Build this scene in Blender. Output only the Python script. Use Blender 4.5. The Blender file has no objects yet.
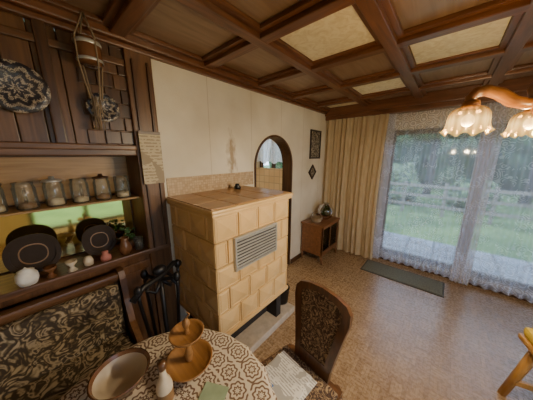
import bpy,bmesh,math,random
from mathutils import Vector,Matrix,noise
random.seed(4)
pi=math.pi
S=bpy.context.scene
# ---------------------------------------------------------------- helpers
class B:
    def __init__(s): s.bm=bmesh.new()
    def box(s,x0,x1,y0,y1,z0,z1,mi=0,bev=.003,M=None):
        M=M or Matrix.Identity(4)
        T=Matrix.Translation(((x0+x1)/2,(y0+y1)/2,(z0+z1)/2))@Matrix.Diagonal((abs(x1-x0),abs(y1-y0),abs(z1-z0),1))
        r=bmesh.ops.create_cube(s.bm,size=1,matrix=M@T)
        vs=r['verts'];fs={f for v in vs for f in v.link_faces}
        for f in fs:f.material_index=mi
        if bev:
            es=list({e for v in vs for e in v.link_edges})
            r=bmesh.ops.bevel(s.bm,geom=es,offset=min(bev,.45*min(abs(x1-x0),abs(y1-y0),abs(z1-z0))),segments=2,affect='EDGES',profile=.6)
            for f in r['faces']:f.material_index=mi
        return s
    def lathe(s,prof,M=None,mi=0,segs=32,wave=None,closed=False):
        M=M or Matrix.Identity(4);rings=[]
        for i,(r,z) in enumerate(prof):
            ring=[]
            for k in range(segs):
                a=2*pi*k/segs;rr=max(r,1e-4);zz=z
                if wave: rr,zz=wave(i,a,rr,z)
                ring.append(s.bm.verts.new(M@Vector((rr*math.cos(a),rr*math.sin(a),zz))))
            rings.append(ring)
        for a,b in zip(rings,rings[1:]):
            for k in range(segs):
                f=s.bm.faces.new((a[k],a[(k+1)%segs],b[(k+1)%segs],b[k]));f.smooth=True;f.material_index=mi
        return s
    def tube(s,pts,rad,mi=0,segs=10,cap=True):
        pts=[Vector(p) for p in pts];n=len(pts)
        if not hasattr(rad,'__len__'):rad=[rad]*n
        rings=[];up=None
        for i,p in enumerate(pts):
            t=(pts[min(i+1,n-1)]-pts[max(i-1,0)]).normalized()
            if up is None:
                up=Vector((0,0,1)) if abs(t.z)<.9 else Vector((1,0,0))
            u=(up-t*up.dot(t)).normalized();w=t.cross(u);up=u
            rings.append([s.bm.verts.new(p+(u*math.cos(2*pi*k/segs)+w*math.sin(2*pi*k/segs))*rad[i]) for k in range(segs)])
        for a,b in zip(rings,rings[1:]):
            for k in range(segs):
                f=s.bm.faces.new((a[k],a[(k+1)%segs],b[(k+1)%segs],b[k]));f.smooth=True;f.material_index=mi
        if cap:
            for r in (rings[0],rings[-1]):
                f=s.bm.faces.new(r);f.material_index=mi
        return s
    def ball(s,c,r,sc=(1,1,1),mi=0,seg=20):
        q=bmesh.ops.create_uvsphere(s.bm,u_segments=seg,v_segments=seg//2+2,radius=r,matrix=Matrix.Translation(c)@Matrix.Diagonal((*sc,1)))
        for f in {f for v in q['verts'] for f in v.link_faces}:f.material_index=mi;f.smooth=True
        return s
    def ext(s,pts,th,M=None,mi=0):
        M=M or Matrix.Identity(4)
        a=[s.bm.verts.new(M@Vector((x,y,0))) for x,y in pts];b=[s.bm.verts.new(M@Vector((x,y,th))) for x,y in pts]
        fs=[s.bm.faces.new(a[::-1]),s.bm.faces.new(b)]
        n=len(pts)
        for k in range(n):fs.append(s.bm.faces.new((a[k],a[(k+1)%n],b[(k+1)%n],b[k])))
        for f in fs:f.material_index=mi
        return s
    def ring(s,outer,inner,th,M=None,mi=0):
        M=M or Matrix.Identity(4);n=len(outer)
        L=[[s.bm.verts.new(M@Vector((x,y,z))) for x,y in P] for P,z in ((outer,0),(inner,0),(inner,th),(outer,th))]
        for a in range(4):
            p,q=L[a],L[(a+1)%4]
            for k in range(n):
                f=s.bm.faces.new((p[k],p[(k+1)%n],q[(k+1)%n],q[k]));f.material_index=mi
        return s
    def grid(s,nu,nv,fn,mi=0,smooth=True):
        V=[[s.bm.verts.new(fn(i/nu,j/nv)) for j in range(nv+1)] for i in range(nu+1)]
        for i in range(nu):
            for j in range(nv):
                f=s.bm.faces.new((V[i][j],V[i+1][j],V[i+1][j+1],V[i][j+1]));f.smooth=smooth;f.material_index=mi
        return s
    def done(s,name,par,mats):
        if not isinstance(mats,(list,tuple)):mats=[mats]
        bmesh.ops.recalc_face_normals(s.bm,faces=s.bm.faces)
        me=bpy.data.meshes.new(name);s.bm.to_mesh(me);s.bm.free()
        for m in mats:me.materials.append(m)
        o=bpy.data.objects.new(name,me);S.collection.objects.link(o)
        if par:o.parent=par
        return o
def E(name,loc=(0,0,0),rz=0):
    o=bpy.data.objects.new(name,None);o.empty_display_size=.05;o.location=loc;o.rotation_euler=(0,0,rz);S.collection.objects.link(o);return o
def RT(loc=(0,0,0),rx=0,ry=0,rz=0):
    return Matrix.Translation(loc)@Matrix.Rotation(rz,4,'Z')@Matrix.Rotation(ry,4,'Y')@Matrix.Rotation(rx,4,'X')
# ---------------------------------------------------------------- materials
def mat(name):
    m=bpy.data.materials.new(name);m.use_nodes=True;nt=m.node_tree;b=nt.nodes['Principled BSDF'];return m,nt,b
def N(nt,t,**k):
    n=nt.nodes.new(t)
    for a,v in k.items():
        if a in n.inputs.keys():n.inputs[a].default_value=v
        else:setattr(n,a,v)
    return n
def coord(nt,sc=(1,1,1),rot=(0,0,0)):
    c=nt.nodes.new('ShaderNodeTexCoord');m=nt.nodes.new('ShaderNodeMapping');m.inputs['Scale'].default_value=sc;m.inputs['Rotation'].default_value=rot
    nt.links.new(c.outputs['Object'],m.inputs['Vector']);return m.outputs[0]
def ramp(nt,src,stops):
    r=nt.nodes.new('ShaderNodeValToRGB');e=r.color_ramp.elements
    while len(e)<len(stops):e.new(.5)
    for x,(p,c) in zip(e,stops):x.position=p;x.color=(*c,1)
    nt.links.new(src,r.inputs[0]);return r.outputs[0]
def bump(nt,b,src,st=.2,d=.01):
    n=N(nt,'ShaderNodeBump');n.inputs['Strength'].default_value=st;n.inputs['Distance'].default_value=d
    nt.links.new(src,n.inputs['Height']);nt.links.new(n.outputs[0],b.inputs['Normal'])
def mth(nt,op,a,b=None):
    n=nt.nodes.new('ShaderNodeMath');n.operation=op
    for i,x in enumerate((a,b)):
        if x is None:continue
        if isinstance(x,(int,float)):n.inputs[i].default_value=x
        else:nt.links.new(x,n.inputs[i])
    return n.outputs[0]
def plain(name,c,rough=.5,metal=0,var=.15,sc=20,bp=.05):
    m,nt,b=mat(name);v=coord(nt)
    n=N(nt,'ShaderNodeTexNoise');n.inputs['Scale'].default_value=sc;n.inputs['Detail'].default_value=4;nt.links.new(v,n.inputs['Vector'])
    nt.links.new(ramp(nt,n.outputs['Fac'],[(.3,tuple(x*(1-var) for x in c)),(.7,tuple(min(1,x*(1+var)) for x in c))]),b.inputs['Base Color'])
    b.inputs['Roughness'].default_value=rough;b.inputs['Metallic'].default_value=metal
    if bp:bump(nt,b,n.outputs['Fac'],bp,.003)
    return m
def wood(name,c1,c2,axis='z',rough=.4,sc=1,coat=0):
    m,nt,b=mat(name);s={'x':(1.2,14,14),'y':(14,1.2,14),'z':(14,14,1.2)}[axis]
    v=coord(nt,tuple(q*sc for q in s))
    n=N(nt,'ShaderNodeTexNoise');n.inputs['Scale'].default_value=2;n.inputs['Detail'].default_value=7;n.inputs['Distortion'].default_value=1.2;nt.links.new(v,n.inputs['Vector'])
    n2=N(nt,'ShaderNodeTexNoise');n2.inputs['Scale'].default_value=1.3;nt.links.new(coord(nt),n2.inputs['Vector'])
    f=mth(nt,'ADD',mth(nt,'MULTIPLY',n.outputs['Fac'],.8),mth(nt,'MULTIPLY',n2.outputs['Fac'],.2))
    mid=tuple((a+q)/2 for a,q in zip(c1,c2))
    nt.links.new(ramp(nt,f,[(.32,c1),(.5,mid),(.68,c2)]),b.inputs['Base Color'])
    b.inputs['Roughness'].default_value=rough;b.inputs['Coat Weight'].default_value=coat;b.inputs['Coat Roughness'].default_value=.15
    bump(nt,b,n.outputs['Fac'],.15,.003);return m
WD=((.07,.03,.012),(.20,.095,.036))
wall_wood_z=wood('wood_panel_z',*WD,'z',.38);wall_wood_y=wood('wood_panel_y',*WD,'y',.38)
DK=((.035,.015,.007),(.11,.05,.020))
wood_dk_z=wood('wood_dark_z',*DK,'z',.35);wood_dk_y=wood('wood_dark_y',*DK,'y',.35)
wood_lt_y=wood('wood_niche_back',(.26,.14,.045),(.46,.28,.10),'y',.4)
BM=((.085,.033,.014),(.21,.086,.036))
beam_x=wood('beam_x',*BM,'x',.3);beam_y=wood('beam_y',*BM,'y',.3)
coffer_w=wood('coffer_wood',(.19,.115,.065),(.32,.21,.13),'y',.28,.6)
oak=wood('oak_light',(.36,.18,.05),(.58,.33,.10),'z',.35)
oak_x=wood('oak_light_x',(.36,.18,.05),(.58,.33,.10),'x',.35)
etag=wood('honey_wood',(.20,.09,.025),(.40,.20,.065),'x',.5)
chair_w=wood('chair_wood',(.06,.025,.010),(.16,.068,.025),'z',.3,coat=.4)
cab_w=wood('cabinet_wood',(.13,.052,.019),(.28,.12,.045),'y',.35)
def creamp():
    m,nt,b=mat('coffer_cream');n=N(nt,'ShaderNodeTexNoise');n.inputs['Scale'].default_value=16;n.inputs['Detail'].default_value=8;n.inputs['Distortion'].default_value=1.5
    nt.links.new(coord(nt),n.inputs['Vector'])
    nt.links.new(ramp(nt,n.outputs['Fac'],[(.3,(.72,.64,.40)),(.6,(.90,.84,.60))]),b.inputs['Base Color']);b.inputs['Roughness'].default_value=.5;return m
coffer_c=creamp()
def wallpaper():
    m,nt,b=mat('wallpaper_cream');v=coord(nt)
    n=N(nt,'ShaderNodeTexNoise');n.inputs['Scale'].default_value=90;n.inputs['Detail'].default_value=3;nt.links.new(v,n.inputs['Vector'])
    n2=N(nt,'ShaderNodeTexNoise');n2.inputs['Scale'].default_value=2.2;n2.inputs['Detail'].default_value=4;nt.links.new(v,n2.inputs['Vector'])
    c=ramp(nt,n2.outputs['Fac'],[(.3,(.66,.59,.46)),(.7,(.81,.75,.62))])
    sp=nt.nodes.new('ShaderNodeSeparateXYZ');nt.links.new(v,sp.inputs[0])
    fr=mth(nt,'FRACT',mth(nt,'DIVIDE',mth(nt,'ADD',sp.outputs[1],10.02),.53))
    seam=mth(nt,'LESS_THAN',fr,.012)
    dy=mth(nt,'DIVIDE',mth(nt,'SUBTRACT',sp.outputs[1],1.36),.05);dz=mth(nt,'DIVIDE',mth(nt,'SUBTRACT',sp.outputs[2],1.66),.2)
    rr=mth(nt,'SQRT',mth(nt,'ADD',mth(nt,'MULTIPLY',dy,dy),mth(nt,'MULTIPLY',dz,dz)))
    n3=N(nt,'ShaderNodeTexNoise');n3.inputs['Scale'].default_value=28;n3.inputs['Detail'].default_value=4;nt.links.new(coord(nt,(1,1,.5)),n3.inputs['Vector'])
    st=mth(nt,'SUBTRACT',mth(nt,'ADD',1.3,mth(nt,'MULTIPLY',mth(nt,'SUBTRACT',n3.outputs['Fac'],.5),3)),rr)
    st=mth(nt,'MULTIPLY',mth(nt,'MAXIMUM',mth(nt,'MINIMUM',st,1),0),.8)
    fac=mth(nt,'MAXIMUM',st,mth(nt,'MULTIPLY',seam,.4))
    mx=N(nt,'ShaderNodeMix',data_type='RGBA');nt.links.new(fac,mx.inputs[0]);nt.links.new(c,mx.inputs[6]);mx.inputs[7].default_value=(.32,.22,.12,1)
    nt.links.new(mx.outputs[2],b.inputs['Base Color']);b.inputs['Roughness'].default_value=.8
    bump(nt,b,n.outputs['Fac'],.35,.004);return m
wallp=wallpaper()
def parquet():
    m,nt,b=mat('parquet');v=coord(nt)
    def brick(rot):
        q=N(nt,'ShaderNodeTexBrick');q.offset=0;nt.links.new(coord(nt,(1,1,1),(0,0,rot)),q.inputs['Vector'])
        q.inputs['Scale'].default_value=1;q.inputs['Brick Width'].default_value=.12;q.inputs['Row Height'].default_value=.024;q.inputs['Mortar Size'].default_value=.0008
        q.inputs['Color1'].default_value=(.29,.185,.095,1);q.inputs['Color2'].default_value=(.42,.285,.16,1);q.inputs['Mortar'].default_value=(.17,.10,.05,1);return q
    a=brick(0);c=brick(pi/2)
    ck=N(nt,'ShaderNodeTexChecker');ck.inputs['Scale'].default_value=1/.12;nt.links.new(v,ck.inputs['Vector'])
    mx=N(nt,'ShaderNodeMix',data_type='RGBA');nt.links.new(ck.outputs['Fac'],mx.inputs[0]);nt.links.new(a.outputs[0],mx.inputs[6]);nt.links.new(c.outputs[0],mx.inputs[7])
    n=N(nt,'ShaderNodeTexNoise');n.inputs['Scale'].default_value=45;n.inputs['Detail'].default_value=5;nt.links.new(v,n.inputs['Vector'])
    m2=N(nt,'ShaderNodeMix',data_type='RGBA',blend_type='MULTIPLY');m2.inputs[0].default_value=.3;nt.links.new(mx.outputs[2],m2.inputs[6])
    nt.links.new(ramp(nt,n.outputs['Fac'],[(.35,(.5,.5,.5)),(.65,(1.2,1.2,1.2))]),m2.inputs[7])
    nt.links.new(m2.outputs[2],b.inputs['Base Color'])
    nt.links.new(mth(nt,'ADD',mth(nt,'MULTIPLY',n.outputs['Fac'],.15),.2),b.inputs['Roughness'])
    bump(nt,b,n.outputs['Fac'],.08,.002);return m
parq=parquet()
def fabric(name,cs,sc=14):
    m,nt,b=mat(name);v=coord(nt)
    n=N(nt,'ShaderNodeTexNoise');n.inputs['Scale'].default_value=sc;n.inputs['Detail'].default_value=1.5;n.inputs['Distortion'].default_value=2.2;nt.links.new(v,n.inputs['Vector'])
    n2=N(nt,'ShaderNodeTexNoise');n2.inputs['Scale'].default_value=sc*5;n2.inputs['Detail'].default_value=2;nt.links.new(v,n2.inputs['Vector'])
    f=mth(nt,'ADD',n.outputs['Fac'],mth(nt,'MULTIPLY',mth(nt,'SUBTRACT',n2.outputs['Fac'],.5),.12))
    nt.links.new(ramp(nt,f,[(.34,cs[2]),(.40,cs[1]),(.44,cs[0]),(.51,cs[0]),(.55,cs[1]),(.60,cs[2]),(.68,cs[0])]),b.inputs['Base Color']);b.inputs['Roughness'].default_value=.9
    bump(nt,b,n2.outputs['Fac'],.2,.003);return m
flor=fabric('floral_tapestry',((.055,.04,.026),(.18,.135,.075),(.42,.34,.22)),11)
flor2=fabric('floral_chair',((.06,.034,.025),(.16,.10,.06),(.36,.26,.15)),22)
def polar(name,c1,c2,kr,kt,amp=1.8,rough=.6,vs=0,th=.0):
    m,nt,b=mat(name);v=coord(nt);sp=nt.nodes.new('ShaderNodeSeparateXYZ');nt.links.new(v,sp.inputs[0])
    x,y=sp.outputs[0],sp.outputs[1]
    r=mth(nt,'SQRT',mth(nt,'ADD',mth(nt,'MULTIPLY',x,x),mth(nt,'MULTIPLY',y,y)));t=mth(nt,'ARCTAN2',y,x)
    f=mth(nt,'SINE',mth(nt,'ADD',mth(nt,'MULTIPLY',r,kr),mth(nt,'MULTIPLY',mth(nt,'COSINE',mth(nt,'MULTIPLY',t,kt)),amp)))
    if vs:
        vo=N(nt,'ShaderNodeTexVoronoi');vo.inputs['Scale'].default_value=vs;nt.links.new(v,vo.inputs['Vector'])
        f=mth(nt,'ADD',mth(nt,'MULTIPLY',f,.9),mth(nt,'MULTIPLY',mth(nt,'SINE',mth(nt,'MULTIPLY',vo.outputs['Distance'],14)),.7))
    f=mth(nt,'ADD',mth(nt,'MULTIPLY',f,.5),.5-th)
    nt.links.new(ramp(nt,f,[(.35,c1),(.6,c2)]),b.inputs['Base Color']);b.inputs['Roughness'].default_value=rough;bump(nt,b,f,.3,.002);return m
plate_m=polar('plate_glaze',(.025,.022,.028),(.36,.30,.23),170,8,1.6,.25,80,.24)
def doily(name,c1,c2,rw=.085,nn=22):
    m,nt,b=mat(name);v=coord(nt);sp=nt.nodes.new('ShaderNodeSeparateXYZ');nt.links.new(v,sp.inputs[0]);x,y,z=sp.outputs[0],sp.outputs[1],sp.outputs[2]
    r=mth(nt,'SQRT',mth(nt,'ADD',mth(nt,'MULTIPLY',x,x),mth(nt,'MULTIPLY',y,y)))
    r=mth(nt,'ADD',r,mth(nt,'MULTIPLY',mth(nt,'MAXIMUM',mth(nt,'SUBTRACT',.745,z),0),.7))
    t=mth(nt,'ARCTAN2',y,x)
    q=mth(nt,'DIVIDE',r,rw);u=mth(nt,'SUBTRACT',mth(nt,'FRACT',q),.5)
    off=mth(nt,'MULTIPLY',mth(nt,'FLOOR',q),.5)
    tc=mth(nt,'FRACT',mth(nt,'ADD',mth(nt,'ADD',mth(nt,'MULTIPLY',t,nn/(2*pi)),50),off))
    w_=mth(nt,'MULTIPLY',mth(nt,'SUBTRACT',tc,.5),mth(nt,'MULTIPLY',r,2*pi/(nn*rw)))
    d=mth(nt,'SQRT',mth(nt,'ADD',mth(nt,'MULTIPLY',u,u),mth(nt,'MULTIPLY',w_,w_)));an=mth(nt,'ARCTAN2',w_,u)
    pet=mth(nt,'MULTIPLY',mth(nt,'COSINE',mth(nt,'MULTIPLY',an,8)),1.1)
    f=mth(nt,'SINE',mth(nt,'ADD',mth(nt,'MULTIPLY',d,30),pet))
    e=mth(nt,'GREATER_THAN',mth(nt,'ABSOLUTE',u),.44)
    f=mth(nt,'MAXIMUM',mth(nt,'ADD',mth(nt,'MULTIPLY',f,.5),.56),e)
    nt.links.new(ramp(nt,f,[(.38,c1),(.58,c2)]),b.inputs['Base Color']);b.inputs['Roughness'].default_value=.85;bump(nt,b,f,.3,.002);return m
cloth=doily('crochet_cloth',(.17,.105,.07),(.64,.57,.46))
def glassm(name,c=(1,1,1),op=.15,rough=.05,milk=0):
    m,nt,b=mat(name);nt.nodes.remove(b);o=nt.nodes['Material Output']
    t=N(nt,'ShaderNodeBsdfTransparent');t.inputs[0].default_value=(*c,1);g=N(nt,'ShaderNodeBsdfGlossy');g.inputs['Roughness'].default_value=rough
    fr=N(nt,'ShaderNodeFresnel');fr.inputs[0].default_value=1.4
    x=N(nt,'ShaderNodeMixShader');nt.links.new(mth(nt,'ADD',fr.outputs[0],op*.3),x.inputs[0]);nt.links.new(t.outputs[0],x.inputs[1]);nt.links.new(g.outputs[0],x.inputs[2])
    if milk:
        d=N(nt,'ShaderNodeBsdfDiffuse');d.inputs[0].default_value=(.8,.8,.72,1);y=N(nt,'ShaderNodeMixShader');y.inputs[0].default_value=milk
        nt.links.new(x.outputs[0],y.inputs[1]);nt.links.new(d.outputs[0],y.inputs[2]);x=y
    nt.links.new(x.outputs[0],o.inputs[0]);return m
pane=glassm('window_glass',(.95,.98,1),.0);jarglass=glassm('jar_glass',(.94,.94,.88),.1,.08,.06);dkglass=glassm('dark_glass',(.5,.5,.42),.6,.08)
def lace(name,base,pat,c=(.85,.88,.95)):
    m,nt,b=mat(name);nt.nodes.remove(b);o=nt.nodes['Material Output'];v=coord(nt)
    sp=nt.nodes.new('ShaderNodeSeparateXYZ');nt.links.new(v,sp.inputs[0])
    vo=N(nt,'ShaderNodeTexVoronoi');vo.inputs['Scale'].default_value=13;nt.links.new(coord(nt,(1,.0,1)),vo.inputs['Vector'])
    n=N(nt,'ShaderNodeTexNoise');n.inputs['Scale'].default_value=6;n.inputs['Detail'].default_value=3;nt.links.new(coord(nt,(1,0,1)),n.inputs['Vector'])
    ring=mth(nt,'GREATER_THAN',mth(nt,'SINE',mth(nt,'MULTIPLY',vo.outputs['Distance'],26)),.3)
    msk=mth(nt,'GREATER_THAN',n.outputs['Fac'],.52)
    edge=mth(nt,'ADD',.36,mth(nt,'MULTIPLY',mth(nt,'ABSOLUTE',mth(nt,'SINE',mth(nt,'MULTIPLY',sp.outputs[0],9))),.12))
    low=mth(nt,'LESS_THAN',sp.outputs[2],edge);hi=mth(nt,'GREATER_THAN',sp.outputs[2],1.8)
    f=mth(nt,'MULTIPLY',ring,mth(nt,'MAXIMUM',mth(nt,'MULTIPLY',msk,.6),mth(nt,'MAXIMUM',low,mth(nt,'MULTIPLY',hi,.8))))
    f=mth(nt,'ADD',f,mth(nt,'MULTIPLY',low,.45))
    fac=mth(nt,'MINIMUM',mth(nt,'ADD',base,mth(nt,'MULTIPLY',f,pat)),1)
    t=N(nt,'ShaderNodeBsdfTransparent');d=N(nt,'ShaderNodeBsdfDiffuse');d.inputs[0].default_value=(*c,1);tr=N(nt,'ShaderNodeBsdfTranslucent');tr.inputs[0].default_value=(*c,1)
    a=N(nt,'ShaderNodeMixShader');a.inputs[0].default_value=.65;nt.links.new(d.outputs[0],a.inputs[1]);nt.links.new(tr.outputs[0],a.inputs[2])
    x=N(nt,'ShaderNodeMixShader');nt.links.new(fac,x.inputs[0]);nt.links.new(t.outputs[0],x.inputs[1]);nt.links.new(a.outputs[0],x.inputs[2]);nt.links.new(x.outputs[0],o.inputs[0]);return m
lace_m=lace('lace_sheer',.32,.32,(.84,.88,1));lace_k=lace('lace_kitchen',.75,.25,(.95,.95,.93));lace_d=lace('lace_gathered',.6,.3,(.87,.89,.98))
def drapem():
    m,nt,b=mat('drape_beige');o=nt.nodes['Material Output']
    n=N(nt,'ShaderNodeTexNoise');n.inputs['Scale'].default_value=6;nt.links.new(coord(nt,(6,1,1)),n.inputs['Vector'])
    c=ramp(nt,n.outputs['Fac'],[(.3,(.58,.45,.27)),(.7,(.68,.55,.35))]);nt.links.new(c,b.inputs['Base Color']);b.inputs['Roughness'].default_value=.9
    tr=N(nt,'ShaderNodeBsdfTranslucent');nt.links.new(c,tr.inputs[0]);x=N(nt,'ShaderNodeMixShader');x.inputs[0].default_value=.3
    nt.links.new(b.outputs[0],x.inputs[1]);nt.links.new(tr.outputs[0],x.inputs[2]);nt.links.new(x.outputs[0],o.inputs[0]);return m
drape_m=drapem()
tile_m=plain('stove_tile',(.70,.47,.21),.3,0,.08,5,.05)
grout=plain('grout',(.38,.24,.11),.8)
tile_top=plain('stove_top_tile',(.42,.235,.10),.28,0,.15,6,.05)
void_and_soil=plain('dark_recess',(.02,.015,.012),.8)  # near-black colour paints the shaded gap under the stove; also terrarium soil
stone=plain('hearth_stone',(.5,.42,.32),.6)
steel=plain('grille_steel',(.5,.5,.48),.4,.5,.05)
dark=plain('grille_dark',(.05,.05,.05),.6)
iron=plain('black_iron',(.010,.010,.012),.4,.3)
traym=plain('black_lacquer',(.03,.018,.012),.8)
white=plain('white_paint',(.82,.81,.77),.5);cream=plain('cream_ceramic',(.62,.53,.39),.3);brownc=plain('brown_ceramic',(.16,.07,.03),.25)
yellow=plain('yellow_cloth',(.66,.47,.05),.85);green=plain('leaf_green',(.05,.13,.03),.6);blue=plain('blue_card',(.08,.2,.5),.5)
copper=plain('amber_preserve',(.24,.13,.05),.4);rugm=plain('rug_weave',(.15,.155,.12),.95,0,.35,70,.5);rugb=plain('rug_border',(.08,.08,.065),.95)
mirror_m,_nt,_b=mat('mirror');_b.inputs['Metallic'].default_value=1;_b.inputs['Roughness'].default_value=.06;_b.inputs['Base Color'].default_value=(.95,.82,.34,1)
def tilemat(name,c1,c2,g,w,h,ax='yz'):
    m,nt,b=mat(name);c=nt.nodes.new('ShaderNodeTexCoord');sp=nt.nodes.new('ShaderNodeSeparateXYZ');cb=nt.nodes.new('ShaderNodeCombineXYZ')
    nt.links.new(c.outputs['Object'],sp.inputs[0]);i={'x':0,'y':1,'z':2};nt.links.new(sp.outputs[i[ax[0]]],cb.inputs[0]);nt.links.new(sp.outputs[i[ax[1]]],cb.inputs[1])
    q=N(nt,'ShaderNodeTexBrick');q.offset=0;nt.links.new(cb.outputs[0],q.inputs['Vector']);q.inputs['Scale'].default_value=1;q.inputs['Brick Width'].default_value=w;q.inputs['Row Height'].default_value=h;q.inputs['Mortar Size'].default_value=min(w,h)*.05
    q.inputs['Color1'].default_value=(*c1,1);q.inputs['Color2'].default_value=(*c2,1);q.inputs['Mortar'].default_value=(*g,1)
    nt.links.new(q.outputs[0],b.inputs['Base Color']);b.inputs['Roughness'].default_value=.35;return m
band_m=tilemat('mosaic_band',(.44,.31,.18),(.60,.46,.29),(.34,.24,.15),.022,.022)
kit_t=tilemat('kitchen_tile',(.62,.46,.28),(.70,.55,.36),(.45,.35,.25),.15,.15,'xz')
def paper(name,base,ink,rows,ax):
    m,nt,b=mat(name);v=coord(nt);sp=nt.nodes.new('ShaderNodeSeparateXYZ');nt.links.new(v,sp.inputs[0])
    l=mth(nt,'GREATER_THAN',mth(nt,'FRACT',mth(nt,'MULTIPLY',sp.outputs[ax],rows)),.55)
    n=N(nt,'ShaderNodeTexNoise');n.inputs['Scale'].default_value=45;nt.links.new(v,n.inputs['Vector'])
    n2=N(nt,'ShaderNodeTexNoise');n2.inputs['Scale'].default_value=9;nt.links.new(v,n2.inputs['Vector'])
    f=mth(nt,'MULTIPLY',mth(nt,'MULTIPLY',l,mth(nt,'GREATER_THAN',n.outputs['Fac'],.46)),.5)
    f=mth(nt,'MAXIMUM',f,mth(nt,'MULTIPLY',mth(nt,'GREATER_THAN',n2.outputs['Fac'],.58),.5))
    nt.links.new(ramp(nt,f,[(0,base),(1,ink)]),b.inputs['Base Color']);b.inputs['Roughness'].default_value=.7;return m
pap=paper('printed_paper',(.80,.80,.77),(.08,.08,.08),70,1);cal=paper('calendar_paper',(.56,.47,.32),(.1,.06,.04),45,2)
# ---------------------------------------------------------------- room
XL,YB,H=-1.66,3.58,2.42
XR,YF=2.4,-1.7
o=B().box(XL-.3,XR+.2,YF-.2,YB+.2,-.1,0,0,0).done('floor',None,parq)
B().box(XL-.3,XR+.2,YF-.2,YB+.2,H,H+.1,0,0).done('ceiling',None,coffer_w)
b=B();ya,yb_,zs=1.69,2.42,1.53;R=(yb_-ya)/2;yc=(ya+yb_)/2
b.box(XL-.14,XL,.66,ya,0,H,0,0).box(XL-.14,XL,yb_,YB,0,H,0,0)
n=24
prev=None
for k in range(n+1):
    a=pi-pi*k/n;y=yc+R*math.cos(a);z=zs+R*math.sin(a)
    q=[b.bm.verts.new(p) for p in ((XL,y,z),(XL,y,H),(XL-.14,y,z),(XL-.14,y,H))]
    if prev:
        b.bm.faces.new((prev[0],q[0],q[1],prev[1]));b.bm.faces.new((prev[2],q[2],q[3],prev[3]));b.bm.faces.new((prev[0],q[0],q[2],prev[2]))
    prev=q
b.done('wall_left',None,wallp)
b=B()
pts=[(yc-R,0)]+[(yc+R*math.cos(pi-pi*k/n),zs+R*math.sin(pi-pi*k/n)) for k in range(n+1)]+[(yc+R,0)]
for i in range(len(pts)-1):
    (y0,z0),(y1,z1)=pts[i],pts[i+1]
    def off(y,z,d):
        if z<zs:return (y+(d if y>yc else -d),z)
        v=Vector((y-yc,z-zs)).normalized();return (y+v.x*d,z+v.y*d)
    o0=off(y0,z0,.015);o1=off(y1,z1,.015);i0=off(y0,z0,-.01);i1=off(y1,z1,-.01)
    V=[[b.bm.verts.new((x,*p)) for p in (i0,o0,o1,i1)] for x in (XL+.01,XL-.15)]
    b.bm.faces.new(V[0]);b.bm.faces.new(V[1])
    for k in range(4):b.bm.faces.new((V[0][k],V[0][(k+1)%4],V[1][(k+1)%4],V[1][k]))
b.done('trim_1',None,wood_dk_z)
b=B();wy0,wy1=YB,YB+.2
b.box(XL-2.2,-3.42,wy0,wy1,0,H,0,0).box(-3.42,-2.6,wy0,wy1,0,1.2,0,0).box(-3.42,-2.6,wy0,wy1,2.08,H,0,0).box(-2.6,-.72,wy0,wy1,0,H,0,0)
b.box(-.72,1.36,wy0,wy1,2.02,H,0,0).box(-.72,1.36,wy0,wy1,0,.09,0,0).box(1.36,XR+.2,wy0,wy1,0,H,0,0)
b.done('wall_window_side',None,wallp)
b=B();b.box(XR,XR+.2,YF,-.2,0,H,0,0).box(XR,XR+.2,1.6,YB,0,H,0,0).box(XR,XR+.2,-.2,1.6,2.1,H,0,0).box(XR,XR+.2,-.2,1.6,0,.06,0,0).done('wall_right',None,wallp)
B().box(XL-.3,XR+.2,YF-.2,YF,0,H,0,0).done('wall_back',None,wallp)
def win(name,x0,x1,z0,z1,splits,m,sw=.06):
    e=E(name,(x0,YB+.1,z0));w=x1-x0;h=z1-z0;b=B()
    b.box(0,w,-.035,.035,0,.07).box(0,w,-.035,.035,h-.07,h).box(0,.07,-.035,.035,.07,h-.07).box(w-.07,w,-.035,.035,.07,h-.07)
    for s in splits:b.box(s-sw,s+sw,-.035,.035,.07,h-.07)
    b.done('frame',e,m);B().box(.07,w-.07,-.003,.003,.07,h-.07,0,0).done('pane',e,pane)
win('window_1',-.72,1.36,.09,2.02,[1.02],wood_dk_z)
win('window_2',-3.42,-2.6,1.2,2.08,[.41],wood_dk_z,.035)
e=E('added_glass_door_1',(XR+.1,-.2,.06));b=B();b.box(-.03,.03,0,.08,0,2.04).box(-.03,.03,1.72,1.8,0,2.04).box(-.03,.03,.08,1.72,0,.08).box(-.03,.03,.08,1.72,1.96,2.04).box(-.03,.03,.86,.94,.08,1.96).done('frame',e,wood_dk_z)  # unseen glass door, added for the mirror's reflection and extra daylight
B().box(-.003,.003,.08,1.72,.08,1.96,0,0).done('pane',e,pane)
B().box(-3.86,XL-.3,.6,YB+.2,-.1,0,0,0).done('floor.001',None,stone)
B().box(-3.86,XL-.3,.6,YB+.2,H,H+.1,0,0).done('ceiling.001',None,white)
B().box(-3.96,-3.86,.6,YB+.2,0,H,0,0).done('wall_kitchen_far',None,wallp)
B().box(-3.96,XL-.3,.5,.6,0,H,0,0).done('wall_kitchen_near',None,wallp)
e=E('kitchen_cupboard',(-2.9,YB-.3,0));b=B();b.box(-.9,.9,-.3,.27,.08,.86,0).box(-.92,.92,-.32,.28,.86,.9,1)
for k in range(3):b.box(-.88+k*.6,-.32+k*.6,-.315,-.3,.12,.84,0,.006).box(-.62+k*.6,-.58+k*.6,-.33,-.315,.7,.72,1)
b.box(-.9,.9,-.25,.25,0,.08,1,0);b.box(-.92,.92,.28,.29,.9,1.38,2,0);b.done('carcass_and_backsplash',e,[oak,white,kit_t])
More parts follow.
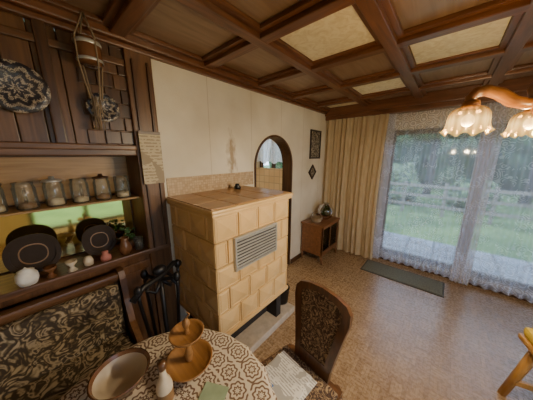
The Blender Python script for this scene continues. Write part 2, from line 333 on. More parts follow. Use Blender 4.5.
e=E('kitchen_curtain',(-3.0,YB-.05,1.6));B().grid(200,6,lambda u,v:Vector((-.46+.92*u,.022*math.sin(u*75),.52-.66*v+.07*abs(math.sin(u*10))*v))).done('cloth',e,lace_k)
# coffered beams
cols=[-1.64,-1.02,-.40,.22,.84,1.46,2.08]
rows=[1.095+.625*k for k in range(-4,5)]
b=B();e=E('ceiling_beams',(0,0,H))
for x in cols:
    b.box(x-.04,x+.04,YF,YB,-.055,0,1,.006).box(x-.075,x+.075,YF,YB,-.028,0,1,.006)
for y in rows:
    if y<YB:b.box(XL,XR,y-.04,y+.04,-.054,0,0,.006).box(XL,XR,y-.075,y+.075,-.027,0,0,.006)
b.box(XL,XL+.07,YF,YB,-.07,0,1,.01).box(XL,XL+.04,YF,YB,-.10,-.07,1,.008)
b.box(XL,XR,YB-.2,YB,-.19,0,0,.01).box(XL,XR,YB-.23,YB-.2,-.13,-.0,0,.008)
b.done('beams',e,[beam_x,beam_y])
b=B()
def cell(c,r):return cols[c]+.078,cols[c+1]-.078,rows[r]+.078,rows[r+1]-.078
cr=4
for c,r in ((1,cr),(2,cr+1),(1,cr+2),(0,cr+3)):
    x0,x1,y0,y1=cell(c,r)
    b.box(x0,x1,y0,min(y1,YB-.24),-.012,-.001,0,.003)
b.done('cream_panels',e,coffer_c)
B().box(XL,XL+.015,2.46,YB,0,.07).done('baseboard_left',None,wood_dk_y)
B().box(XL,XR,YB-.015,YB,0,.07).done('baseboard_window_side',None,wood_dk_y)
B().box(XL,XL+.008,.69,1.655,1.345,1.49,0,.002).done('trim_2',None,band_m)
# ---------------------------------------------------------------- built-in wood wall unit
e=E('built_in_wall_unit',(XL,0,0));b=B();Y0=YF+.01
b.box(-.3,-.27,Y0,.66,0,H-.01,1,0)
y=Y0
while y<.655:
    y2=min(y+.105,.66);b.box(-.02,-.005,y+.002,y2-.002,1.71,H-.01,0,.004);y=y2
b.box(-.27,-.02,Y0,.66,1.71,1.72,1,0)
for r in range(8):
    for c in range(3):
        yy=.26+c*.085+(r%2)*.03
        if r*.085+1.74<2.3:b.box(-.008,.006+.006*((r+c)%2),yy,yy+.08,1.74+r*.085,1.82+r*.085,2 if (r+c)%3 else 0,.004)
b.box(-.27,.03,Y0,.50,1.665,1.715,3,.008)
b.box(-.02,.045,Y0,.50,1.70,1.735,3,.008)
b.box(-.27,.04,Y0,.66,.93,.97,3,.008)
b.box(-.27,0,Y0,.66,0,.93,0,0)
y=Y0
while y<.6:
    b.box(0,.012,y+.02,min(y+.42,.64),.08,.88,0,.01).box(.012,.02,y+.07,min(y+.37,.59),.14,.82,0,.008);y+=.45
for yy,w in ((.155,.04),(-.32,.04),(-.95,.04)):b.box(-.01,.03,yy-w,yy+w*.2,1.73,H-.01,2,.008)
b.box(-.27,.035,.50,.66,0,H-.01,0,.008)
b.box(.035,.05,.53,.545,.97,H-.15,2,.003).box(.035,.05,.62,.635,.97,H-.15,2,.003)
b.box(-.0,.02,Y0,.5,2.22,2.26,3,.006)
b.box(-.265,-.24,Y0,.5,1.38,1.66,4,0)
b.done('carcass',e,[wall_wood_z,wood_dk_z,wood_dk_z,wall_wood_y,wood_lt_y])
B().box(-.265,-.26,-1.4,.49,.98,1.37,0,0).done('mirror',e,mirror_m)
B().box(-.25,-.03,-1.5,.495,1.358,1.37,0,.001).done('shelf_board',e,wood_lt_y)
for i in range(6):
    y=-.16+i*.115;j=E('beer_glass' if i%2 else 'preserve_jar',(XL-.10,y,1.371));h=.15
    B().lathe([(.0,0),(.042,0),(.046,.01),(.046,h*.8),(.040,h*.9),(.043,h),(.038,h)],segs=20).done('glass',j,jarglass)
    B().lathe([(.0,.006),(.036,.006),(.036,h*(.15+.25*random.random())),(.0,h*.3)],segs=16).done('filling',j,[cream,copper,cream][i%3])
    if i%2==0:B().lathe([(.0,h+.025),(.012,h+.025),(.014,h+.01),(.040,h+.007),(.046,h),(.045,h-.006)],segs=20).done('lid',j,[wood_dk_y,steel,wood_dk_y][i//2])
    else:B().tube([(.042,0,.12),(.068,0,.115),(.075,0,.08),(.068,0,.045),(.042,0,.04)],.006,segs=8).done('handle',j,jarglass)
def tray(nm,y,w,h,x=-.13):
    t=E(nm,(XL+x,y,.972));M=RT((0,0,h/2+.005),0,0,0)@Matrix.Rotation(pi/2+.0,4,'Z')@Matrix.Rotation(pi/2-.12,4,'X')
    P=[];Q=[]
    for k in range(64):
        a=2*pi*k/64;c,s_=math.cos(a),math.sin(a);q=(abs(c)**2.3+abs(s_)**2.3)**(-1/2.3)
        P.append((w/2*q*c,h/2*q*s_));Q.append((w/2*.8*q*c,h/2*.78*q*s_))
    B().ring(P,Q,.015,M).ext(Q,.006,M).done('tray_body',t,traym)
    B().ring([(x*.66,y_*.66) for x,y_ in Q],[(x*.60,y_*.59) for x,y_ in Q],.009,M).done('painted_rim',t,copper)
tray('decorative_tray',-.07,.23,.235);tray('decorative_tray',.24,.19,.21)
def pot(nm,x,y,z,prof,m,parent=None):
    t=E(nm,(x,y,z));B().lathe(prof,segs=24).done('body',t,m);return t
pot('sugar_crock',XL-.0,-.11,.972,[(0,0),(.035,0),(.045,.03),(.043,.06),(.03,.075),(.034,.08),(.01,.09),(0,.1)],white)
pot('egg_cup',XL-.0,-.02,.972,[(0,0),(.025,0),(.01,.02),(.012,.03),(.028,.05),(.028,.065),(.02,.055),(0,.04)],brownc)
pot('egg_cup',XL-.0,.07,.972,[(0,0),(.025,0),(.01,.02),(.012,.03),(.028,.05),(.028,.065),(.02,.055),(0,.04)],cream)
pot('small_jug',XL-.015,.36,.972,[(0,0),(.03,0),(.042,.04),(.03,.08),(.024,.1),(.03,.12),(.026,.12),(.02,.1),(0,.02)],brownc)
pot('glass_tumbler',XL-.03,.45,.972,[(0,0),(.028,0),(.033,.09),(.03,.09),(.026,.005),(0,.005)],jarglass)
pot('salt_cellar',XL-.01,.15,.972,[(0,0),(.022,0),(.026,.03),(.018,.055),(0,.06)],cream)
pot('pink_candle',XL-.01,.24,.972,[(0,0),(.03,0),(.03,.03),(.018,.035),(.018,.06),(0,.065)],plain('pink_wax',(.45,.17,.14),.5))
t=E('potted_plant',(XL-.1,.41,.972));B().lathe([(0,0),(.03,0),(.04,.06),(.036,.06),(.03,.05),(0,.05)],Matrix.Translation((0,.0,0)),segs=20).done('pot',t,brownc)
b=B()
for k in range(26):
    a=random.random()*6.28;r=random.uniform(.0,.045);b.ball((r*math.cos(a),r*math.sin(a),.07+random.random()*.09),.014,(1,1,.5),0,8)
b.done('leaves',t,green)
def wplate(y,z,r):
    t=E('wall_plate',(XL+.035,y,z));t.rotation_euler=(0,pi/2,0)
    B().lathe([(0,.012),(r*.6,.012),(r*.68,.016),(r,.03),(r*1.01,.026),(r*.7,.002),(r*.6,-.002),(0,-.002)],segs=40).done('plate',t,plate_m)
wplate(.015,1.985,.115);wplate(.345,1.945,.08)
t=E('hanging_jar',(XL+.10,.31,2.215));rope=plain('rope',(.26,.19,.12),.9)
B().lathe([(0,-.06),(.05,-.06),(.056,-.04),(.056,.04),(.042,.055),(.044,.065),(0,.07)],segs=24).done('jar',t,brownc)
B().lathe([(.057,.03),(.061,.04),(.057,.05)],segs=24).lathe([(.057,-.05),(.061,-.045),(.057,-.035)],segs=24).done('bands',t,steel)
b=B()
for k in range(4):
    a=k*pi/2+.4;b.tube([(0,0,.19),(.058*math.cos(a),.058*math.sin(a),.06),(.06*math.cos(a),.06*math.sin(a),-.06),(.03*math.cos(a),.0+.03*math.sin(a),-.24)],.004,segs=6)
for k in range(12):b.tube([(random.uniform(-.02,.02),random.uniform(-.02,.02),-.22),(random.uniform(-.02,.02),random.uniform(-.03,.03),-.40)],.0025,segs=5)
b.done('ropes',t,rope)
t=E('wall_calendar',(XL+.056,.585,1.645));B().box(0,.004,-.07,.07,-.18,.17,0,.001).done('sheet',t,cal);B().box(0,.007,-.07,.07,.165,.185,0,.001).done('header',t,wood_dk_y)
# ---------------------------------------------------------------- bench
e=E('corner_bench',(XL+.03,0,0));b=B();BY0,BY1=-1.5,.27
b.box(.0,.05,BY0,BY1,.40,.90,1,.008).box(0,.09,BY0,BY1,.86,.90,1,.012)
b.box(0,.58,BY0,BY1,.34,.40,1,.01).box(.06,.54,BY0+.04,BY1-.04,.02,.34,1,.004)
M=RT((0,BY1+.035,0),pi/2,0,0)
b.ext([(0,0),(.56,0),(.58,.05),(.55,.3),(.58,.42),(.5,.47),(.3,.50),(.18,.58),(.12,.72),(.10,.86),(.08,.91),(0,.91)],.035,M,0)
b.done('frame',e,[wall_wood_z,wall_wood_y])
b=B()
for y0,y1 in ((-.55,.26),(-1.45,-.57)):
    b.box(.05,.12,y0,y1,.47,.84,0,.03).box(.06,.57,y0,y1,.40,.485,0,.03)
b.done('cushions',e,flor)
# ---------------------------------------------------------------- stove
sx1,sy0,sy1,sz0,sz1=-1.04,.69,1.49,.40,1.29
e=E('tiled_stove',(XL,sy0,0));b=B();W=sx1-XL;L=sy1-sy0;X0=.014
b.box(X0,W-.012,.012,L-.012,sz0,sz1,1,0)
rows_=5;th=(sz1-sz0)/rows_
def tile(b,o,u,v,w,h,nrm):
    g=.003
    def P(a,c,d):return o+u*a+v*c+nrm*d
    lv=[(g,-.010),(g+.003,.0),(.016,.002),(.020,-.003),(.024,.0)]
    rg=[]
    for i,d in lv:
        rg.append([b.bm.verts.new(P(a,c,d)) for a,c in ((i,i),(w-i,i),(w-i,h-i),(i,h-i))])
    for p,q in zip(rg,rg[1:]):
        for k in range(4):b.bm.faces.new((p[k],p[(k+1)%4],q[(k+1)%4],q[k]))
    if w>.12:
        ap=b.bm.verts.new(P(w/2,h/2,.012))
        for k in range(4):b.bm.faces.new((rg[-1][k],rg[-1][(k+1)%4],ap))
    else:b.bm.faces.new(rg[-1])
gy0,gy1,gz0,gz1=.85-sy0,1.28-sy0,.88,1.10
for r in range(rows_):
    z=sz0+r*th
    offs=[0,.2,.4,.6,.8] if r%2==0 else [0,.1,.3,.5,.7,.8]
    for a,c in zip(offs,offs[1:]):
        tile(b,Vector((W,a,z)),Vector((0,1,0)),Vector((0,0,1)),c-a,th,Vector((1,0,0)))
    offs=[X0,.21,.42,.62] if r%2 else [X0,.11,.31,.52,.62]
    for a,c in zip(offs,offs[1:]):
        tile(b,Vector((a,0,z)),Vector((1,0,0)),Vector((0,0,1)),c-a,th,Vector((0,-1,0)))
        tile(b,Vector((a,L,z)),Vector((1,0,0)),Vector((0,0,1)),c-a,th,Vector((0,1,0)))
b.box(X0,W+.012,-.012,L+.012,sz0-.03,sz0+.004,0,.01)
b.box(X0,W+.022,-.02,L+.02,sz1,sz1+.025,0,.01).box(X0,W+.03,-.028,L+.03,sz1+.025,sz1+.05,0,.012)
for i in range(3):
    for j in range(4):b.box(X0+i*.204,X0+.2+i*.204,-.015+j*.208,.185+j*.208,sz1+.05,sz1+.056,2,.004)
b.done('tiled_body',e,[tile_m,grout,tile_top])
b=B();f0=W+.0;f1=W+.026
b.box(f0,f1,gy0-.015,gy1+.015,gz0-.015,gz0,0).box(f0,f1,gy0-.015,gy1+.015,gz1,gz1+.015,0).box(f0,f1,gy0-.015,gy0,gz0,gz1,0).box(f0,f1,gy1,gy1+.015,gz0,gz1,0)
b.box(f0,W+.015,gy0,gy1,gz0,gz1,1,0)
for k in range(9):
    z=gz0+.014+k*.0245;b.box(-.006,.006,gy0,gy1,-.0015,.0015,0,0,RT((W+.020,0,z),0,.6,0))
b.done('air_grille',e,[steel,dark])
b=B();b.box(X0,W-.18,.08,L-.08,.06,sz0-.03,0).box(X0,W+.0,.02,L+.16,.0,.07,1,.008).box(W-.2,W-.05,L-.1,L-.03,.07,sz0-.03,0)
b.box(W-.2,W-.05,.04,.11,.07,sz0-.03,0);b.done('pedestal',e,[void_and_soil,stone])
pot('incense_burner',-1.52,1.3,sz1+.056,[(0,0),(.03,0),(.035,.02),(.02,.04),(.022,.05),(0,.055)],iron)
pot('coal_bucket',-1.2,1.62,0.071,[(0,0),(.07,0),(.085,.17),(.09,.17),(.083,.16),(.068,.01),(0,.01)],iron)
t=E('fireplace_tool_set',(-1.30,.44,0),.15);b=B()
b.lathe([(0,0),(.10,0),(.10,.015),(.03,.03),(.012,.06),(0,.06)],segs=28).tube([(0,0,.03),(0,0,.93)],.014)
b.tube([(.06,-.20,.87),(.05,-.13,.92),(0,0,.90),(-.04,.12,.93),(-.05,.17,.90)],[.02,.016,.018,.018,.024]).tube([(-.1,-.05,.86),(-.07,-.04,.9),(0,0,.88),(.07,.03,.9),(.1,.05,.86)],.012)
b.tube([(0,0,.88),(.02,-.05,.82),(.0,-.09,.85),(-.02,-.06,.89)],.012).tube([(0,0,.88),(.02,.05,.82),(.0,.09,.85),(-.02,.06,.89)],.012)
b.ball((0,0,.95),.032,(1,1.4,1))
for dx,dy in ((.05,-.16),(-.04,.15),(-.1,-.05),(.1,.05)):
    b.tube([(dx,dy,.90),(dx,dy,.84),(dx*.8,dy*.6,.3)],.010).ball((dx,dy,.91),.022,(1,1,1.5))
b.box(-.03,.03,-.125,-.085,.12,.34,0,.006).lathe([(0,.08),(.045,.08),(.03,.2),(.01,.3)],Matrix.Translation((-.03,.09,0)),segs=14)
b.done('iron_tools',t,iron)
# ---------------------------------------------------------------- small cabinet
e=E('display_cabinet',(XL+.02,2.72,0));b=B();D=.37;Wd=.58
for x in (.02,D-.02):
    for y in (.02,Wd-.02):b.tube([(x,y,.14),(x+(.02 if x>.1 else 0),y,0)],[.018,.011])
b.box(0,D,0,Wd,.14,.17).box(0,D,0,.018,.17,.60).box(0,D,Wd-.018,Wd,.17,.60).box(0,.012,0,Wd,.17,.6,1,0).box(-.01,D+.02,-.015,Wd+.015,.60,.635,0,.008)
b.box(D-.02,D,0,.03,.17,.6).box(D-.02,D,Wd-.03,Wd,.17,.6).box(D-.02,D,.03,Wd-.03,.57,.6).box(D-.02,D,.03,Wd-.03,.17,.20).box(D-.015,D-.005,Wd/2-.008,Wd/2+.008,.2,.57)
b.box(.012,D-.03,.018,Wd-.018,.36,.37)
b.done('carcass',e,[cab_w,white])
B().box(D-.012,D-.009,.03,Wd-.03,.20,.57,0,0).done('glass_doors',e,pane)
b=B()
for k in range(4):b.box(D-.1,D-.022,.035+k*.13,.155+k*.13,.172,.345+.01*random.random(),k%2,.006)
for k in range(5):b.box(D-.09,D-.022,.035+k*.104,.135+k*.104,.372,.52+.04*random.random(),0,.006)
b.done('linen_and_papers',e,[white,cream])
t=E('glass_terrarium',(XL+.24,3.10,.637))
B().lathe([(0,0),(.05,0),(.085,.03),(.125,.10),(.125,.16),(.09,.22),(.05,.25),(.055,.265)],segs=28).done('globe',t,dkglass)
b=B();b.lathe([(0,.01),(.06,.015),(.09,.05),(0,.06)],segs=20,mi=1)
for k in range(60):
    a=random.random()*6.28;r=random.uniform(0,.08);b.ball((r*math.cos(a),r*math.sin(a),.07+random.random()*.13),.02,(1,1,.6),0,8)
b.done('plants',t,[green,void_and_soil])
t=E('wicker_basket',(XL+.2,2.86,.637));b=B()
for k in range(6):b.lathe([(.07+.004*k,.004+k*.012),(.077+.004*k,.01+k*.012),(.07+.004*k,.016+k*.012)],segs=24)
b.lathe([(0,.004),(.07,.004)],segs=24);b.tube([(.09*math.cos(a),0,.07+.09*math.sin(a)) for a in [pi*k/12 for k in range(13)]],.005,segs=6)
b.done('weave',t,rope)
dark2=plain('black_frame',(.03,.02,.015),.4)
pic_m=fabric('picture_print',((.05,.04,.03),(.2,.16,.1),(.5,.45,.35)),14)
def frame(nm,y,z,w,h,rot=0):
    t=E(nm,(XL+.004,y,z));M=RT((0,0,0),rot,0,0)
    b=B();b.box(0,.02,-w/2,w/2,h/2-.025,h/2,0,.004,M).box(0,.02,-w/2,w/2,-h/2,-h/2+.025,0,.004,M).box(0,.02,-w/2,-w/2+.025,-h/2,h/2,0,.004,M).box(0,.02,w/2-.025,w/2,-h/2,h/2,0,.004,M)
    b.box(0,.008,-w/2+.02,w/2-.02,-h/2+.02,h/2-.02,1,0,M);b.done('frame',t,[dark2,pic_m])
frame('framed_picture',3.06,1.83,.33,.44);frame('diamond_plaque',3.0,1.40,.17,.17,pi/4)
# ---------------------------------------------------------------- curtains
e=E('drape_curtain',(0,YB-.18,0));B().grid(260,10,lambda u,v:Vector((XL+.02+.92*u-.03*math.sin(pi*v)*u,.026*math.sin(u*2*pi*9+1.5*math.sin(u*19))*(.7+.3*v)+.008*math.sin(u*97),2.23-2.21*v))).done('cloth',e,drape_m)
e=E('lace_curtain',(0,YB-.08,0))
def sheer(u,v):
    x=-.80+3.1*u
    return Vector((x+.01*math.sin(v*5+u*40),.024*math.sin(u*2*pi*34+1.3*math.sin(u*23))*(.6+.5*v),2.23-2.20*v+.02*v*abs(math.sin(u*28))))
B().grid(620,10,sheer).done('cloth',e,lace_m)
for i,(x0,wd) in enumerate(((.22,.18),(-.74,.10))):
    B().grid(60,8,lambda u,v:Vector((x0+wd*u,-.04+.012*math.sin(u*2*pi*5),2.23-2.2*v))).done('gathered_edge_%d'%(i+1),e,lace_d)
e=E('doormat_rug',(-.3,3.20,0));b=B();b.box(-.46,.46,-.17,.17,0,.012,0,.004).box(-.48,.48,-.19,.19,0,.008,1,.003).done('weave',e,[rugm,rugb])
# ---------------------------------------------------------------- table
e=E('round_dining_table',(-.63,.13,0));TR=.43
B().lathe([(0,.72),(TR-.03,.72),(TR-.02,.745),(0,.745)],segs=48).lathe([(0,0),(.03,0),(.05,.1),(.04,.3),(.06,.5),(.04,.6),(.09,.7),(.0,.72)],segs=24).done('top_and_column',e,chair_w)
b=B()
for k in range(4):
    a=pi/4+k*pi/2;b.tube([(.04*math.cos(a),.04*math.sin(a),.2),(.2*math.cos(a),.2*math.sin(a),.12),(.32*math.cos(a),.32*math.sin(a),.02)],[.03,.026,.022])
b.done('feet',e,chair_w)
def cw(i,a,r,z):
    k=max(0,i-4)/3
    return r+.012*k*math.cos(20*a),z
t=E('crocheted_tablecloth',(-.63,.13,0))
B().lathe([(0,.752),(.15,.752),(.3,.752),(.40,.752),(TR-.008,.75),(TR+.008,.735),(TR+.02,.69),(TR+.03,.64)],segs=160,wave=cw).done('cloth',t,cloth)
t=E('tiered_wooden_stand',(-.725,.32,.754))
b=B();b.lathe([(0,0),(.05,0),(.052,.006),(.03,.014),(.012,.02),(.012,.035),(.03,.040),(.088,.044),(.098,.060),(.094,.062),(.086,.051),(0,.051)],segs=40)
b.lathe([(.012,.05),(.018,.08),(.01,.12),(.014,.165),(.03,.177),(.062,.18),(.070,.195),(.066,.197),(.060,.187),(0,.187)],segs=40)
b.lathe([(.012,.18),(.008,.21),(.016,.23),(.013,.25),(0,.26)],segs=20);b.tube([(0,.0,.255),(0,.018,.27),(0,.0,.295),(0,-.018,.27),(0,0,.255)],.0035,segs=8).done('turned_tiers',t,etag)
t=E('ceramic_bowl',(-.86,.105,.754));cin=plain('bowl_inside',(.55,.48,.37),.3,0,.12,8)
B().lathe([(0,0),(.05,0),(.055,.01),(.08,.04),(.1,.075),(.103,.08),(.098,.082)],segs=40,mi=0).lathe([(.098,.082),(.090,.068)],segs=40,mi=0).lathe([(.090,.068),(.076,.044),(.05,.018),(0,.012)],segs=40,mi=1).done('bowl',t,[brownc,cin])
t=E('table_bottle',(-.670,.195,.754));B().lathe([(0,0),(.026,0),(.028,.01),(.028,.09),(.022,.115),(.012,.135),(.011,.165)],segs=24,mi=0).lathe([(.011,.165),(.014,.167),(.014,.195),(.0,.197)],segs=24,mi=1).lathe([(.0285,.03),(.0287,.031),(.0287,.075),(.0285,.076)],segs=24,mi=2).done('bottle',t,[cream,chair_w,copper])
t=E('folded_leaflet',(-.565,.33,.755),.5);B().box(-.05,.05,-.035,.035,0,.003,0,.001).done('paper',t,plain('green_print',(.30,.40,.27),.5))
# ---------------------------------------------------------------- chair
def chair(loc,rz):
    e=E('dining_chair',loc,rz);b=B()
    for x in (-.19,.19):
        b.tube([(x*.95,-.19,.42),(x,-.21,0)],[.022,.014]).tube([(x*.85,.19,.44),(x*.85,.20,.25),(x*.9,.25,0)],[.022,.02,.015])
        b.box(x-.01,x+.01,-.18,.19,.36,.42,0,.004)
    b.box(-.19,.19,-.2,-.18,.36,.42,0,.004).box(-.19,.19,.18,.2,.36,.42,0,.004).box(-.18,.18,-.01,.01,.18,.2,0,.004)
    for x in (-.185,.185):b.box(x-.01,x+.01,-.19,.2,.17,.2,0,.004)
    pts=[(-.21,-.22),(.21,-.22),(.225,-.1),(.19,.2),(-.19,.2),(-.225,-.1)]
    b.ext(pts,.025,RT((0,0,.415)))
    M=RT((0,.19,.44),pi/2-.16,0,0)
    H_=[(0.118,0),(.122,.06),(.138,.16),(.160,.28),(.180,.38),(.178,.44),(.150,.475),(.09,.495),(.0,.505)]
    P=H_+[(-x,y) for x,y in H_[-2::-1]]
    cy=.27;Q=[(x*.74,cy+(y-cy)*.76+.02) for x,y in P]
    b.ring(P,Q,.028,M)
    b.done('frame',e,chair_w)
    b=B();b.ext(Q,.02,M@Matrix.Translation((0,0,.003)));Q2=[(x*.85,cy+.02+(y-cy-.02)*.87) for x,y in Q];b.ext(Q2,.03,M@Matrix.Translation((0,0,-.002)))
    b.box(-.19,.19,-.19,.16,.435,.465,0,.02);b.done('upholstery',e,flor2)
    return e
chair((-.47,.73,0),-.14)
t=E('newspaper_stack',(-.515,.70,.466),-.12);b=B()
b.box(-.12,.13,-.15,.15,0,.006,0,.001).box(-.1,.12,-.14,.13,.006,.011,0,.001,RT((0,0,0),0,0,.2)).done('pages',t,pap)
B().box(-.06,-.01,-.13,-.04,.0122,.015,0,.001).done('blue_card',t,blue)
# ---------------------------------------------------------------- rustic stool at right
e=E('wooden_stool',(.74,1.86,0),.25);b=B()
b.box(-.2,.2,-.17,.17,.48,.515,0,.012).box(-.15,.15,-.12,.12,.45,.48,0,.004)
for x in (-1,1):
    for y in (-1,1):b.tube([(x*.13,y*.1,.48),(x*.19,y*.16,0)],[.028,.022],1)
b.box(-.17,.17,-.14,-.116,.14,.18,1,.004).box(-.17,.17,.116,.14,.14,.18,1,.004)
b.done('seat_and_legs',e,[oak_x,oak])
B().box(-.19,.19,-.16,.16,.518,.58,0,.022).done('cushion',e,yellow)
# ---------------------------------------------------------------- chandelier
e=E('chandelier',(.213,1.231,0));b=B()
b.lathe([(0,1.80),(.012,1.81),(.02,1.84),(.03,1.87),(.04,1.9),(.03,1.93),(.018,1.96),(.025,1.99),(.012,2.02),(.008,2.36)],segs=24).lathe([(.008,2.34),(.05,2.36),(.055,2.415),(0,2.42)],segs=24)
def shade_m():
    m,nt,bb=mat('amber_shade');o=nt.nodes['Material Output'];nt.nodes.remove(bb)
    c=nt.nodes.new('ShaderNodeTexCoord');sp=nt.nodes.new('ShaderNodeSeparateXYZ');nt.links.new(c.outputs['Object'],sp.inputs[0])
    an=mth(nt,'ARCTAN2',sp.outputs[1],sp.outputs[0]);rib=mth(nt,'ADD',.78,mth(nt,'MULTIPLY',mth(nt,'COSINE',mth(nt,'MULTIPLY',an,16)),.22))
    h=mth(nt,'DIVIDE',mth(nt,'ADD',sp.outputs[2],.10),.10)
    col=ramp(nt,h,[(0,(1,.58,.16)),(.5,(1,.62,.20)),(1,(.55,.20,.03))])
    st=ramp(nt,h,[(0,(.55,.55,.55)),(.45,(1,1,1)),(1,(.18,.18,.18))])
    t=N(nt,'ShaderNodeBsdfTransparent');t.inputs[0].default_value=(1,.8,.5,1)
    em=N(nt,'ShaderNodeEmission');nt.links.new(mth(nt,'MULTIPLY',mth(nt,'MULTIPLY',st,rib),3.6),em.inputs[1]);nt.links.new(col,em.inputs[0])
    g=N(nt,'ShaderNodeBsdfGlossy');g.inputs['Roughness'].default_value=.15;g.inputs[0].default_value=(.9,.6,.3,1)
    z=N(nt,'ShaderNodeMixShader');z.inputs[0].default_value=.06;nt.links.new(em.outputs[0],z.inputs[1]);nt.links.new(g.outputs[0],z.inputs[2])
    x=N(nt,'ShaderNodeMixShader');x.inputs[0].default_value=.76;nt.links.new(t.outputs[0],x.inputs[1]);nt.links.new(z.outputs[0],x.inputs[2])
    nt.links.new(x.outputs[0],o.inputs[0]);return m
shm=shade_m()
base=Vector((.03-.213,1.15-1.231)).normalized();a0=math.atan2(base.y,base.x)
for k in range(3):
    a=a0+k*2*pi/3;c,s_=math.cos(a),math.sin(a)
    pts=[(r*c,r*s_,z) for r,z in ((.0,1.855),(.04,1.85),(.08,1.862),(.12,1.89),(.16,1.905),(.19,1.90),(.203,1.885),(.203,1.865))]
    b.tube(pts,[.018,.02,.021,.021,.02,.019,.018,.018])
    b.lathe([(0,1.87),(.024,1.87),(.028,1.85),(.02,1.84)],Matrix.Translation((.2*c,.2*s_,0)),segs=20)
b.done('wooden_arms',e,wood('lamp_wood',(.18,.075,.022),(.34,.15,.045),'x',.3))
for k in range(3):
    a=a0+k*2*pi/3;c,s_=math.cos(a),math.sin(a)
    def wv(i,t_,r,z):
        k_=i/8;return r*(1+.10*k_*math.cos(8*t_)),z+.009*k_*math.cos(8*t_)
    o=B().lathe([(.02,0),(.036,-.004),(.050,-.014),(.058,-.03),(.060,-.05),(.060,-.068),(.063,-.084),(.069,-.096),(.073,-.098)],segs=96,wave=wv).done('glass_shade_%d'%(k+1),e,shm);o.location=(.2*c,.2*s_,1.852)
    m,nt,bb=mat('bulb');bb.inputs['Emission Color'].default_value=(1,.75,.4,1);bb.inputs['Emission Strength'].default_value=5
    bl=B().ball((0,0,0),.02,(1,1,1.2)).done('bulb_%d'%(k+1),e,m);bl.location=(.2*c,.2*s_,1.80)
    l=bpy.data.lights.new('lamp_%d'%(k+1),'POINT');l.energy=27;l.color=(1,.77,.48);l.shadow_soft_size=.03
    lo=bpy.data.objects.new('lamp_%d'%(k+1),l);lo.parent=e;lo.location=(.2*c,.2*s_,1.735);S.collection.objects.link(lo)
e=E('added_fill_lamp',(1.3,-.7,2.42))  # unseen lamp behind the camera, added to fill the room with light
B().lathe([(0,0),(.08,0),(.08,-.03),(.03,-.05),(.03,-.1)],segs=24).done('canopy',e,oak)
m,nt,bb=mat('fill_globe');bb.inputs['Emission Color'].default_value=(1,.80,.54,1);bb.inputs['Emission Strength'].default_value=20
B().ball((0,0,-.2),.12).done('fill_globe',e,m)
m,nt,bb=mat('fill_globe_kitchen');bb.inputs['Emission Color'].default_value=(1,.82,.56,1);bb.inputs['Emission Strength'].default_value=45
e=E('added_kitchen_lamp',(-2.9,2.2,2.42));B().tube([(0,0,0),(0,0,-.2)],.01).ball((0,0,-.28),.1).done('globe',e,m)  # unseen lamp added to brighten the kitchen beyond the arch
# ---------------------------------------------------------------- garden
def grass():
    m,nt,b=mat('lawn');n=N(nt,'ShaderNodeTexNoise');n.inputs['Scale'].default_value=1.2;n.inputs['Detail'].default_value=10;nt.links.new(coord(nt),n.inputs['Vector'])
    nt.links.new(ramp(nt,n.outputs['Fac'],[(.35,(.06,.115,.03)),(.65,(.15,.23,.07))]),b.inputs['Base Color']);b.inputs['Roughness'].default_value=.9;return m
def leaf(name,c1,c2):
    m,nt,b=mat(name);n=N(nt,'ShaderNodeTexNoise');n.inputs['Scale'].default_value=9;n.inputs['Detail'].default_value=10;nt.links.new(coord(nt),n.inputs['Vector'])
    nt.links.new(ramp(nt,n.outputs['Fac'],[(.4,c1),(.62,c2)]),b.inputs['Base Color']);b.inputs['Roughness'].default_value=.8;bump(nt,b,n.outputs['Fac'],1,.15);return m
lw=grass();lf=leaf('foliage',(.015,.035,.015),(.10,.18,.08));lf2=leaf('foliage_light',(.025,.055,.025),(.19,.27,.12))
B().box(-25,25,-25,30,-.35,-.15,0,0).done('garden_ground',None,lw)
B().box(-2,2.3,YB+.2,YB+1.6,-.15,-.05,0,.01).done('terrace_paving',None,tilemat('paving',(.20,.21,.23),(.28,.29,.30),(.12,.12,.12),.4,.4,'xy'))
def bush(nm,x,y,r,h,m,sub=4):
    bm=bmesh.new();bmesh.ops.create_icosphere(bm,subdivisions=sub,radius=1)
    for v in bm.verts:
        d=1+.35*noise.noise(v.co*2.2+Vector((x,y,0)))+.18*noise.noise(v.co*7+Vector((y,x,0)));v.co*=d;v.co.x*=r;v.co.y*=r;v.co.z*=h
    for f in bm.faces:f.smooth=True
    me=bpy.data.meshes.new(nm);bm.to_mesh(me);bm.free();me.materials.append(m);o=bpy.data.objects.new(nm,me);o.location=(x,y,-.15+h*.8);S.collection.objects.link(o)
for i in range(13):bush('garden_hedge',-11+i*2.2,15.5+random.random(),1.7,1.9+random.random()*.7,random.choice((lf,lf2)))
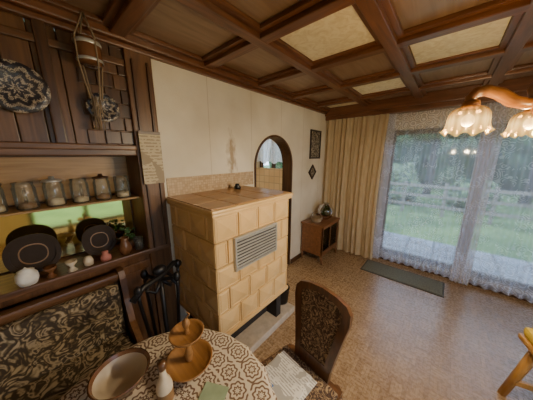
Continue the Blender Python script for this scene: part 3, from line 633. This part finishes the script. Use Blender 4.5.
for x,y,r,h in ((-2.6,6.0,.8,.8),(-1.4,9.4,.7,.8),(3.2,6.0,.8,.7),(5.9,6.5,1.2,1.2),(.7,9.4,.6,.6)):bush('garden_shrub',x,y,r,h,random.choice((lf,lf2)))
e=E('garden_fence',(0,7.9,-.15));b=B()
for k in range(9):b.box(-4.0+k*1.0,-3.92+k*1.0,-.04,.04,0,1.0)
for z in (.25,.55,.85):b.box(-4.1,4.2,-.06,-.04,z,z+.09)
b.done('rails',e,wood('weathered_wood',(.16,.13,.10),(.3,.26,.21),'x',.8))
for x,y in ((-.6,11.6),(2.2,11.4),(5,11.2),(-4,11)):
    t=E('garden_tree',(x,y,-.15));b=B();b.tube([(0,0,0),(.05,0,1.2),(0,.1,2.6),(.1,.1,4.2)],[.16,.12,.1,.06])
    for k in range(7):
        a=k*2.4;z=1.6+k*.35;b.tube([(0,0,z),(.5*math.cos(a),.5*math.sin(a),z+.4),(1.1*math.cos(a),1.1*math.sin(a),z+1)],[.05,.03,.015],segs=6)
    for k in range(16):
        a=k*1.9;b.ball((random.uniform(.2,1.0)*math.cos(a),random.uniform(.2,1.0)*math.sin(a),2.2+random.random()*2.4),.5+.3*random.random(),(1,1,.7),1,10)
    b.done('trunk_and_crown',t,[plain('bark',(.07,.06,.05),.9),lf])
w=bpy.data.worlds.new('World');S.world=w;w.use_nodes=True;nt=w.node_tree;bg=nt.nodes['Background']
tc=nt.nodes.new('ShaderNodeTexCoord');sp=nt.nodes.new('ShaderNodeSeparateXYZ');nt.links.new(tc.outputs['Generated'],sp.inputs[0])
nt.links.new(ramp(nt,sp.outputs[2],[(0,(.66,.78,.96)),(.5,(.54,.71,1.0))]),bg.inputs[0]);bg.inputs[1].default_value=6.5
# ---------------------------------------------------------------- camera
c=bpy.data.cameras.new('Camera');c.sensor_width=36;c.lens=205/533*36;c.clip_start=.02
co=bpy.data.objects.new('Camera',c);co.location=(0,0,1.67);co.rotation_euler=(math.radians(90-12.4),0,math.radians(41.3));S.collection.objects.link(co);S.camera=co
